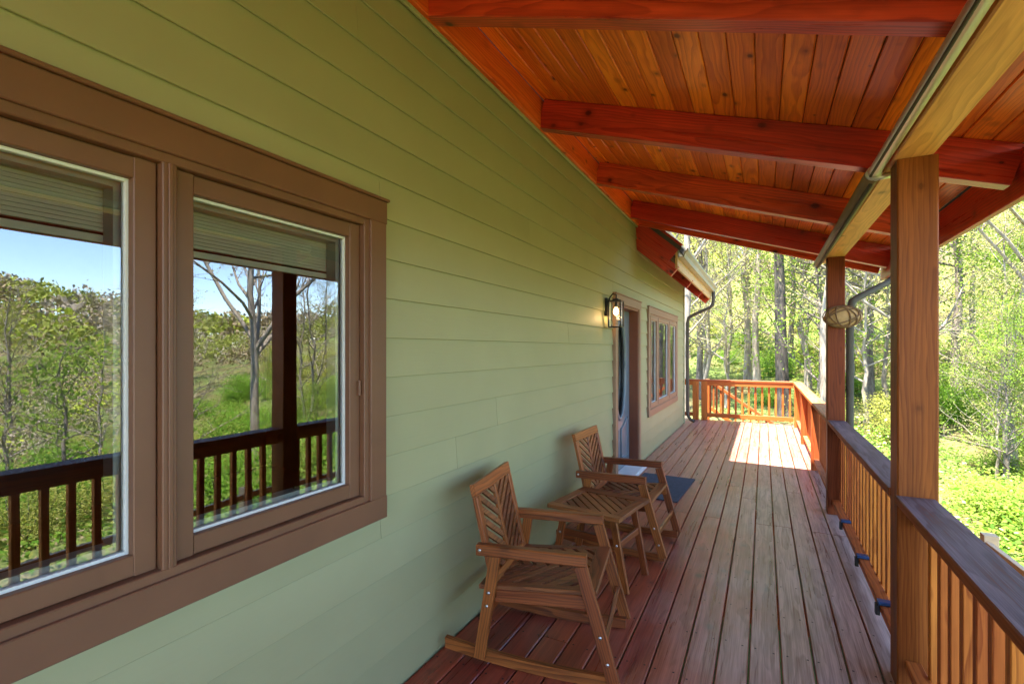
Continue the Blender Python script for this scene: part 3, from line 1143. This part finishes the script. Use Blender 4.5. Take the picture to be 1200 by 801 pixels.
# ------------------------------------------------------------------ ROCKING CHAIRS
def make_chair(label):
    ch = thing('rocking_chair', label, 'rocking chair', (0, 0, 0), 0, 'acacia rocking chairs along the wall')
    Wd = .285
    for s in (-1, 1):
        y = s * Wd
        f = board('front_leg', (.345, y, .045), (.195, y, .555), .028, .058, 'acacia', ch, up=(1, 0, .25))
        r = board('rear_leg', (-.305, y, .040), (-.222, y, .55), .028, .055, 'acacia', ch, up=(1, 0, -.16))
        board('armrest', (-.315, y, .572), (.222, y, .585), .048, .052, 'acacia', ch, ch=.005)
        board('seat_rail', (-.25, y - s * .030, .345), (.26, y - s * .030, .385), .026, .062, 'acacia', ch)
        # curved rocker
        pts = []
        for i in range(15):
            x = -.50 + i * (.85 / 14)
            z = .027 + ((x - .06) ** 2) * .13
            pts.append((x, z))
        poly = [(x, z + .026) for x, z in pts] + [(x, z - .026) for x, z in reversed(pts)]
        vs = [(x, y + s * .0 - .014, z) for x, z in poly] + [(x, y + .014, z) for x, z in poly]
        n = len(poly)
        h = n // 2
        fs = [(i, (i + 1) % n, n + (i + 1) % n, n + i) for i in range(n)]
        for i in range(h - 1):
            fs += [(i, n - 1 - i, n - 2 - i, i + 1), (n + i, n + i + 1, 2 * n - 2 - i, 2 * n - 1 - i)]
        yo = -s * .030
        vs = [(a, b + yo, c) for a, b, c in vs]
        put('rocker', mesh('rocker', vs, fs, 'acacia'), None, ch)
        for (bx, bz), par in (((.285, .25), f), ((.318, .135), f), ((-.252, .37), r), ((-.262, .305), r), ((-.295, .575), None)):
            yy = y + s * (.0145 if par is not None else .0245)
            tube('bolt', [(bx, yy, bz), (bx, yy + s * .004, bz)], .008, 'bolt_steel', ch if par is None else par, 8)
    board('front_stretcher', (.300, -Wd + .015, .20), (.300, Wd - .015, .20), .022, .05, 'acacia', ch, up=(.25, 0, 1))
    board('rear_stretcher', (-.27, -Wd + .015, .26), (-.27, Wd - .015, .26), .022, .05, 'acacia', ch)
    # seat, tilted, chevron slats pointing to the front
    sm = Matrix.Translation((-.025, 0, .405)) @ Matrix.Rotation(R(-5), 4, 'Y')
    seat = board('seat', (.255, -.27, 0), (.255, .27, 0), .075, .022, 'acacia_slat', ch, rel=sm)
    board('frame_board', (-.265, -.27, 0), (-.265, .27, 0), .05, .022, 'acacia_slat', seat, rel=sm)
    for s in (-1, 1):
        board('frame_board', (-.24, s * .248, 0), (.217, s * .248, 0), .044, .021, 'acacia_slat', seat, rel=sm)
    for s in (-1, 1):
        for k in range(-1, 9):
            x0 = -.40 + k * .072
            # from the outer edge (back) to the centre (front)
            run = .226
            poly = [(x0, s * .226), (x0 + .046, s * .226), (x0 + .046 + run * .85, s * .001), (x0 + run * .85, s * .001)]
            if s < 0:
                poly = poly[::-1]
            pc = clip(poly, -.24, .2165, -.226 if s < 0 else .001, -.001 if s < 0 else .226)
            if len(pc) >= 3:
                ar = abs(sum(pc[i - 1][0] * pc[i][1] - pc[i][0] * pc[i - 1][1] for i in range(len(pc)))) / 2
                if ar > .0006:
                    prism('slat', pc[::-1], sm, .016, 'acacia_slat', seat)
    # backrest
    rec = R(13)
    ux, uy = Vector((0, 1, 0)), Vector((-math.sin(rec), 0, math.cos(rec)))
    nn = ux.cross(uy)
    bmx = Matrix((ux, uy, nn)).transposed().to_4x4()
    bmx.translation = (-.235, 0, .36)
    Hb, hw = .530, .268
    back = board('backrest', (-hw, Hb - .032, 0), (hw, Hb - .032, 0), .064, .026, 'acacia', ch, rel=bmx)
    for s in (-1, 1):
        board('stile', (s * (hw - .023), -.02, 0), (s * (hw - .023), Hb - .065, 0), .046, .026, 'acacia', back, rel=bmx)
    board('bottom_rail', (-hw + .047, .045, 0), (hw - .047, .045, 0), .045, .024, 'acacia', back, rel=bmx)
    board('centre_rail', (0, .069, .002), (0, Hb - .0655, .002), .03, .018, 'acacia', back, rel=bmx)
    for s in (-1, 1):
        for k in range(-4, 9):
            v0 = .06 + k * .0595
            run = .20
            poly = [(s * .0155, v0), (s * .221, v0 + run * .72), (s * .221, v0 + .034 + run * .72), (s * .0155, v0 + .034)]
            lo, hi = (.0155, .221) if s > 0 else (-.221, -.0155)
            pc = clip(poly if s > 0 else poly[::-1], lo, hi, .068, Hb - .066)
            if len(pc) >= 3:
                ar = abs(sum(pc[i - 1][0] * pc[i][1] - pc[i][0] * pc[i - 1][1] for i in range(len(pc)))) / 2
                if ar > .0006:
                    prism('slat', pc, bmx, .013, 'acacia_slat', back)
    return ch


chair = make_chair('wooden rocking chair with chevron slats, back to the wall between window and small table')
m1 = Matrix.Translation((-.985, 2.40, 0)) @ Matrix.Rotation(R(9), 4, 'Z')
c2 = copy_tree(chair, Matrix.Translation((-.985, 3.945, 0)) @ Matrix.Rotation(R(-1.5), 4, 'Z'))
c2['label'] = 'wooden rocking chair with chevron slats standing between the small table and the door'
chair.matrix_basis = m1


# ------------------------------------------------------------------ SIDE TABLE
def make_table():
    rt = Matrix.Translation((-1.01, 3.29, 0)) @ Matrix.Rotation(R(-9), 4, 'Z')
    t = thing('side_table', 'small square slatted wooden side table between the two rocking chairs', 'side table', (-1.01, 3.29, 0), R(-9))
    h = .26
    z = .49
    top = board('tabletop', (-h, -h + .034, z), (h, -h + .034, z), .068, .026, 'acacia_slat', t, rel=rt)
    board('frame_board', (-h, h - .05, z), (h, h - .05, z), .10, .026, 'acacia_slat', top, rel=rt)
    for s in (-1, 1):
        board('frame_board', (s * (h - .034), -h + .069, z), (s * (h - .034), h - .101, z), .068, .026, 'acacia_slat', top, rel=rt)
    zm = rt @ Matrix.Translation((0, 0, z))
    for k in range(12):
        x0 = -.62 + k * .075
        poly = [(x0, .16), (x0 + .058, .16), (x0 + .058 + .36, -.192), (x0 + .36, -.192)]
        pc = clip(poly[::-1], -h + .069, h - .069, -h + .069, h - .101)
        if len(pc) >= 3:
            ar = abs(sum(pc[i - 1][0] * pc[i][1] - pc[i][0] * pc[i - 1][1] for i in range(len(pc)))) / 2
            if ar > .0005:
                prism('slat', pc, zm, .016, 'acacia_slat', top)
    for sx in (-1, 1):
        for sy in (-1, 1):
            l_ = board('leg', (sx * .265, sy * .165, .008), (sx * .175, sy * .165, z - .014), .026, .046, 'acacia', t, up=(1, 0, .18 * sx), rel=rt)
            tube('bolt', [(sx * .208, sy * .1785, .30), (sx * .208, sy * .1825, .30)], .008, 'bolt_steel', l_, 8, rel=rt)
        board('stretcher', (sx * .212, -.151, .30), (sx * .212, .151, .30), .022, .045, 'acacia', t, rel=rt)
        board('apron', (sx * .18, -.151, .448), (sx * .18, .151, .448), .022, .055, 'acacia', t, rel=rt)
    for sy in (-1, 1):
        board('side_stretcher', (-.20, sy * .140, .30), (.20, sy * .140, .30), .022, .045, 'acacia', t, rel=rt)


make_table()

# ------------------------------------------------------------------ WOODS
make_ground()


def make_tree(seed, H, r0, first=.35, nb=26, spread=.38, nleaf=9000, leaf=.10, barkm='bark_dark', leafm='leaf_spring', lean=0., up=.5, kink=.25, sub=4, forks=0, cl=.3):
    rng = np.random.default_rng(seed)
    rr = random.Random(seed)
    vs, fs = [], []

    def addtube(path, rad, sides):
        a, b = tube_data(path, rad, sides, False)
        o = len(vs)
        vs.extend(a)
        fs.extend(tuple(o + i for i in f) for f in b)

    n = 12
    az = rr.uniform(0, 6.28)
    pts = []
    off = Vector((0, 0, 0))
    for i in range(n + 1):
        t = i / n
        pts.append(Vector((math.cos(az) * lean * H * t, math.sin(az) * lean * H * t, H * t - (.35 if i == 0 else 0))) + off)
        off = off + Vector((rr.gauss(0, 1), rr.gauss(0, 1), 0)) * kink * H / n * .22
    rad = [r0 * (1.35 if i == 0 else 1) * (1 - .93 * (i / n) ** .85) + .008 for i in range(n + 1)]
    addtube(pts, rad, 9)
    twigs = []

    def at(t):
        f = t * n
        i = min(int(f), n - 1)
        return pts[i].lerp(pts[i + 1], f - i), rad[i] + (rad[i + 1] - rad[i]) * (f - i)

    for b in range(nb):
        t = first + (1 - first) * ((b + rr.random()) / nb) * .97
        p, r = at(t)
        a = rr.uniform(0, 6.28)
        L = spread * H * (1.15 - .85 * (t - first) / (1 - first)) * rr.uniform(.6, 1.15)
        el = up + rr.uniform(-.25, .35)
        if b < forks:
            el, L, r = 1.05, H * (1 - t) * .95, r * 1.25
        d = Vector((math.cos(a) * math.cos(el), math.sin(a) * math.cos(el), math.sin(el)))
        bp = [p]
        m = 5
        for i in range(m):
            d = (d + Vector((rr.gauss(0, .18), rr.gauss(0, .18), rr.gauss(.05, .15)))).normalized()
            bp.append(bp[-1] + d * L / m)
        br = [max(.006, r * .55 * (1 - .85 * i / m)) for i in range(m + 1)]
        addtube(bp, br, 6)
        for s in range(sub):
            i = rr.randrange(1, m)
            q = bp[i].lerp(bp[i + 1], rr.random())
            dd = (d + Vector((rr.gauss(0, .7), rr.gauss(0, .7), rr.gauss(.1, .4)))).normalized()
            L2 = L * rr.uniform(.3, .55)
            sp_ = [q]
            for j in range(3):
                dd = (dd + Vector((rr.gauss(0, .25), rr.gauss(0, .25), rr.gauss(0, .2)))).normalized()
                sp_.append(sp_[-1] + dd * L2 / 3)
            addtube(sp_, [max(.005, br[i] * .5), .007, .005, .003], 4)
            twigs.append(sp_)
        twigs.append(bp[2:])
    root = put('tree', None)
    tr = put('trunk', mesh('trunk', vs, fs, barkm, True), None, root)
    if nleaf:
        tw = [(np.array(t[i]), np.array(t[i + 1])) for t in twigs for i in range(len(t) - 1)]
        A = np.array([a for a, b in tw])
        B = np.array([b for a, b in tw])
        # leaf clumps of uneven size
        nc = max(8, nleaf // 22)
        ii = rng.integers(0, len(A), nc)
        u = rng.random((nc, 1))
        C = A[ii] * (1 - u) + B[ii] * u + rng.normal(size=(nc, 3)) * cl * .5
        wgt = rng.random(nc) ** 2 + .05
        cnt = rng.multinomial(nleaf, wgt / wgt.sum())
        CC = np.repeat(C, cnt, 0) + rng.normal(size=(nleaf, 3)) * np.array([cl, cl, cl * .6])
        V, F = leafquads(CC, leaf, rng, .0)
        put('crown', quadmesh('crown', V, F, [leafm]), None, root)
    return root


def make_shrub(seed, r, h, nleaf, leaf, leafm, stems=7):
    rng = np.random.default_rng(seed)
    rr = random.Random(seed)
    root = put('shrub', None)
    vs, fs, tips = [], [], []
    for s in range(stems):
        a, el = rr.uniform(0, 6.28), rr.uniform(.6, 1.4)
        d = Vector((math.cos(a) * math.cos(el) * r / h, math.sin(a) * math.cos(el) * r / h, math.sin(el)))
        p = [Vector((0, 0, -.2))]
        for j in range(4):
            p.append(p[-1] + (d + Vector((rr.gauss(0, .2), rr.gauss(0, .2), 0))) * h * .27)
        a_, b_ = tube_data(p, [.02, .016, .012, .008, .004], 5, False)
        o = len(vs)
        vs.extend(a_)
        fs.extend(tuple(o + i for i in f) for f in b_)
        tips += p[1:]
    put('stem', mesh('stem', vs, fs, 'bark_dark', True), None, root)
    T = np.array([tuple(t) for t in tips])
    nc = nleaf // 14
    C = T[rng.integers(0, len(T), nc)] + rng.normal(size=(nc, 3)) * np.array([r * .33, r * .33, h * .14])
    CC = np.repeat(C, 14, 0) + rng.normal(size=(nc * 14, 3)) * .13
    CC[:, 2] = np.maximum(CC[:, 2], .02)
    V, F = leafquads(CC, leaf, rng, .9)
    put('foliage', quadmesh('foliage', V, F, [leafm]), None, root)
    return root


def place(proto, x, y, s, rz, label, cat, group, first, dz=0, tilt=0):
    m = Matrix.Translation((x, y, float(gz(x, y)) + dz)) @ Matrix.Rotation(tilt, 4, 'Y') @ Matrix.Rotation(rz, 4, 'Z') @ Matrix.Scale(s, 4)
    if first:
        proto.matrix_basis = m
        o = proto
    else:
        o = copy_tree(proto, m)
    return tag(o, label, cat, group)


TREES = [
    (make_tree(1, 15, .16, .30, 34, .26, 8000, .085, 'bark_dark', 'leaf_spring', cl=.30), 'grey tree with yellow-green spring leaves', 'spring trees in the woods'),
    (make_tree(2, 13, .10, .15, 30, .26, 6500, .08, 'bark_pale', 'leaf_pale', kink=.5, cl=.30, sub=6), 'slim pale-barked tree with sparse leaves', 'pale slim trees in the woods'),
    (make_tree(3, 8, .06, .08, 30, .34, 8500, .08, 'bark_dark', 'leaf_green', cl=.32), 'thin young tree with low green leaves', 'young green trees in the woods'),
    (make_tree(4, 17, .13, .30, 30, .24, 3000, .08, 'bark_pale', 'leaf_pale', sub=8), 'nearly bare tree with pale branches', 'nearly bare trees in the woods'),
]


def where(x, y):
    if x > .75 * y:
        return ' on the valley slope' if x < 24 else ' far down the valley'
    if y < 22:
        return ' close behind the end of the deck' if x < 3 else ' on the bank beside the deck'
    return ' further back in the woods' if y < 42 else ' deep in the woods up the slope'


used = [False] * len(TREES)


def tree(kind, x, y, s=1., rz=0., tilt=0):
    pr, lb, gp = TREES[kind]
    f = not used[kind]
    used[kind] = True
    return place(pr, x, y, s, rz, ('tall ' if s > .98 else 'smaller ') + lb + where(x, y), 'tree', gp, f, tilt=tilt)


rt_ = random.Random(21)
# named trunks that show beyond the deck end
t0 = make_tree(11, 17, .22, .36, 26, .28, 5000, .085, 'bark_black', 'leaf_spring', kink=.12)
place(t0, .62, 19.0, 1, .3, 'thick dark-barked tree trunk rising straight behind the far railing', 'tree', None, True)
t1 = make_tree(12, 14, .12, .28, 24, .30, 4000, .08, 'bark_pale', 'leaf_pale', kink=.5, lean=.03, forks=2)
place(t1, 1.9, 22.0, 1, 1.2, 'pale forked tree standing beside the thick dark trunk', 'tree', None, True)
t2 = make_tree(13, 13, .11, .28, 24, .32, 4000, .08, 'bark_pale', 'leaf_pale', kink=.75, lean=.06)
place(t2, 5.0, 15.0, 1, 3.7, 'crooked pale tree leaning just outside the deck railing on the slope', 'tree', None, True)
# woods in view: wedge beyond the deck
n = 0
tries = 0
spots = []
while n < 78 and tries < 4000:
    tries += 1
    y = rt_.uniform(28, 75) if n > 44 else rt_.uniform(15.5, 32)
    x = y * rt_.uniform(-.24, .62) + rt_.uniform(-1, 1)
    if min([math.hypot(x - a, y - b) for a, b in spots] + [9]) < (1.7 if y < 34 else 2.6) or (abs(x - .5) < 1 and y < 19):
        continue
    spots.append((x, y))
    kind = rt_.choices((0, 1, 2, 3), (3, 4, 6, 4))[0]
    tree(kind, x, y, rt_.uniform(.75, 1.2), rt_.uniform(0, 6.28))
    n += 1
# saplings on the bank right of the deck
for i in range(16):
    x, y = rt_.uniform(3.6, 8.6), rt_.uniform(8.0, 16.0)
    tree(rt_.choice((1, 2, 2)), x, y, rt_.uniform(.26, .48), rt_.uniform(0, 6.28))
# trees seen in the window panes: the valley side
tv = make_tree(31, 12, .13, .22, 30, .34, 1500, .08, 'bark_pale', 'leaf_pale', forks=4, kink=.3, sub=9)
place(tv, 9.6, 8.9, 1, .4, 'big bare pale tree forking low on the valley slope outside the deck', 'tree', None, True)
ty = make_tree(32, 3.7, .05, .40, 14, .36, 1500, .08, 'bark_dark', 'leaf_green', kink=.6, up=.35)
place(ty, 9.0, 4.6, 1, 1.0, 'small young tree with bright green leaves on the valley slope', 'tree', None, True)
tb = make_tree(33, 7, .06, .2, 26, .36, 900, .07, 'bark_pale', 'leaf_pale', kink=.5, sub=9)
lb_b = 'small bare branching tree on the valley slope beyond the railing'
for i, (x, y, s) in enumerate(((12.5, 6.6, .8), (16, 10.5, 1.), (11.5, 12.5, 1.1), (20, 7, 1.1), (17.5, 17, 1.25), (24, 13, 1.3), (2.6, 17.5, 1.0), (7.4, 19, 1.2), (-1.2, 19.5, .9), (4.2, 23, 1.3), (9.3, 24, 1.2), (6.2, 27.5, 1.5), (.6, 26, 1.4), (11.5, 29, 1.5), (3.6, 31, 1.6), (6.1, 13.2, .75), (8.2, 15.6, 1.))):
    place(tb, x, y, s, i * 1.3, lb_b if i < 6 else 'twiggy bare little tree' + where(x, y), 'tree', 'small bare trees', i == 0)
for (x, y, s) in ((30, 12, .7), (23, 20, .65), (36, 8, .8), (34, 20, .8), (42, 14, .9), (28, 28, .8), (19, 25, .75), (45, 26, 1.), (52, 12, .95)):
    tree(2 if s < .8 else 0, x, y, s * .8, x)

SH = [(make_shrub(41, 1.3, 1.3, 8000, .075, 'leaf_shrub'), 'bright green leafy bush', 'leafy bushes below the deck'),
      (make_shrub(42, 1.1, 1.9, 7000, .07, 'leaf_spring'), 'airy yellow-green bush', 'yellow-green bushes in the undergrowth'),
      (make_shrub(43, .9, .8, 5000, .07, 'leaf_green'), 'low mid-green bush', 'low bushes on the forest floor')]
us = [False] * 3


def shrub(k, x, y, s, rz):
    f = not us[k]
    us[k] = True
    return place(SH[k][0], x, y, s, rz, ('large ' if s > .9 else 'small ') + SH[k][1] + where(x, y), 'shrub', SH[k][2], f)


placed = []
for i in range(3000):
    if len(placed) >= 120:
        break
    if len(placed) < 34:       # bank right of the deck, and in view of the panes
        x, y = rt_.uniform(2.9, 11), rt_.uniform(-1, 17)
    elif len(placed) < 62:
        y = rt_.uniform(13.5, 40)
        x = y * rt_.uniform(-.22, .5)
    else:
        x, y = rt_.uniform(9, 34), rt_.uniform(1, 30)
    if min([math.hypot(x - a, y - b) for a, b in placed] + [9]) < 1.05:
        continue
    placed.append((x, y))
    shrub(rt_.choices((0, 1, 2), (5, 3, 3))[0] if y < 18 else rt_.choices((0, 1, 2), (3, 5, 2))[0], x, y, rt_.uniform(.5, .95) if x < 11 else rt_.uniform(.7, 1.5), rt_.uniform(0, 6.28))


def cover():
    rng = np.random.default_rng(5)
    n = 110000
    x = 1.9 + 22 * rng.random(n) ** 1.6
    y = rng.uniform(-3, 40, n)
    patch = np.sin(x * 1.1 + 1.3 * np.sin(y * .7)) + np.sin(y * .9 + x * .3) + rng.normal(size=n) * .5
    keep = (patch > -.5) | ((x < 7) & (y > 0) & (y < 16) & (patch > -1.2))
    x, y = x[keep], y[keep]
    C = np.stack([x, y, gz(x, y) + np.abs(rng.normal(size=len(x))) * (.10 + .16 * np.clip(patch[keep], 0, 1.6)) + .02], 1)
    V, F = leafquads(C, .085, rng, 1.0)
    o = put('ground_cover', quadmesh('ground_cover', V, F, ['leaf_shrub', 'leaf_green', 'leaf_spring', 'leaf_deep', 'wood_far_brown'], rng.choice(5, len(F), p=(.24, .18, .06, .36, .16))))
    o['kind'] = 'stuff'
    o['label'] = 'low green leafy ground cover on the slope'


cover()


def far_wood():
    rng = np.random.default_rng(9)
    Vs, Fs, Ms = [], [], []
    o = 0
    pts = []
    while len(pts) < 2700:
        if len(pts) < 2150:
            x, y = 33 + 183 * rng.random() ** 1.25, rng.uniform(-75, 215)
        else:
            y = rng.uniform(72, 125)
            x = y * rng.uniform(-.45, .75)
        pts.append((x, y))
    for x, y in pts:
        r = rng.uniform(1.8, 3.6)
        h = rng.uniform(5, 9)
        near = x < 70 and y < 70
        if near:
            r, h = r * .8, h * .6
        k = 420 if near else 80
        d = rng.normal(size=(k, 3))
        d /= np.linalg.norm(d, axis=1, keepdims=True)
        d[:, 2] = np.abs(d[:, 2]) * 1.2 - .35
        C = np.array([x, y, float(gz(x, y)) + h * .62]) + d * np.array([r, r, h * .36]) * rng.uniform(.55, 1.05, (k, 1))
        V, F = leafquads(C, .23 if near else .9, rng, .1)
        Vs.append(V)
        Fs.append(F + o)
        o += len(V)
        Ms.append(np.full(k, rng.choice(4, p=(.30, .16, .32, .22))))
    ob = put('far_wood', quadmesh('far_wood', np.concatenate(Vs), np.concatenate(Fs), ['wood_far_green', 'wood_far_lime', 'wood_far_brown', 'wood_far_grey'], np.concatenate(Ms)))
    ob['kind'] = 'stuff'
    ob['label'] = 'far hillside wood of half-leafed spring trees across the valley'


far_wood()


def understory():
    """thin leafy haze of saplings and twigs between the trunks, too many to count"""
    rng = np.random.default_rng(15)
    nc = 3800
    y = rng.uniform(24, 84, nc)
    x = y * rng.uniform(-.34, .60, nc)
    z = gz(x, y) + rng.gamma(1.6, 1.9, nc)
    C = np.repeat(np.stack([x, y, z], 1), 26, 0) + rng.normal(size=(nc * 26, 3)) * np.array([.8, .8, .45])
    V, F = leafquads(C, .15, rng, .6)
    mi = np.repeat(rng.choice(3, nc, p=(.45, .3, .25)), 26)
    o = put('understory', quadmesh('understory', V, F, ['leaf_spring', 'leaf_pale', 'leaf_green'], mi))
    o['kind'] = 'stuff'
    o['label'] = 'thin yellow-green understory of saplings filling the woods'


understory()
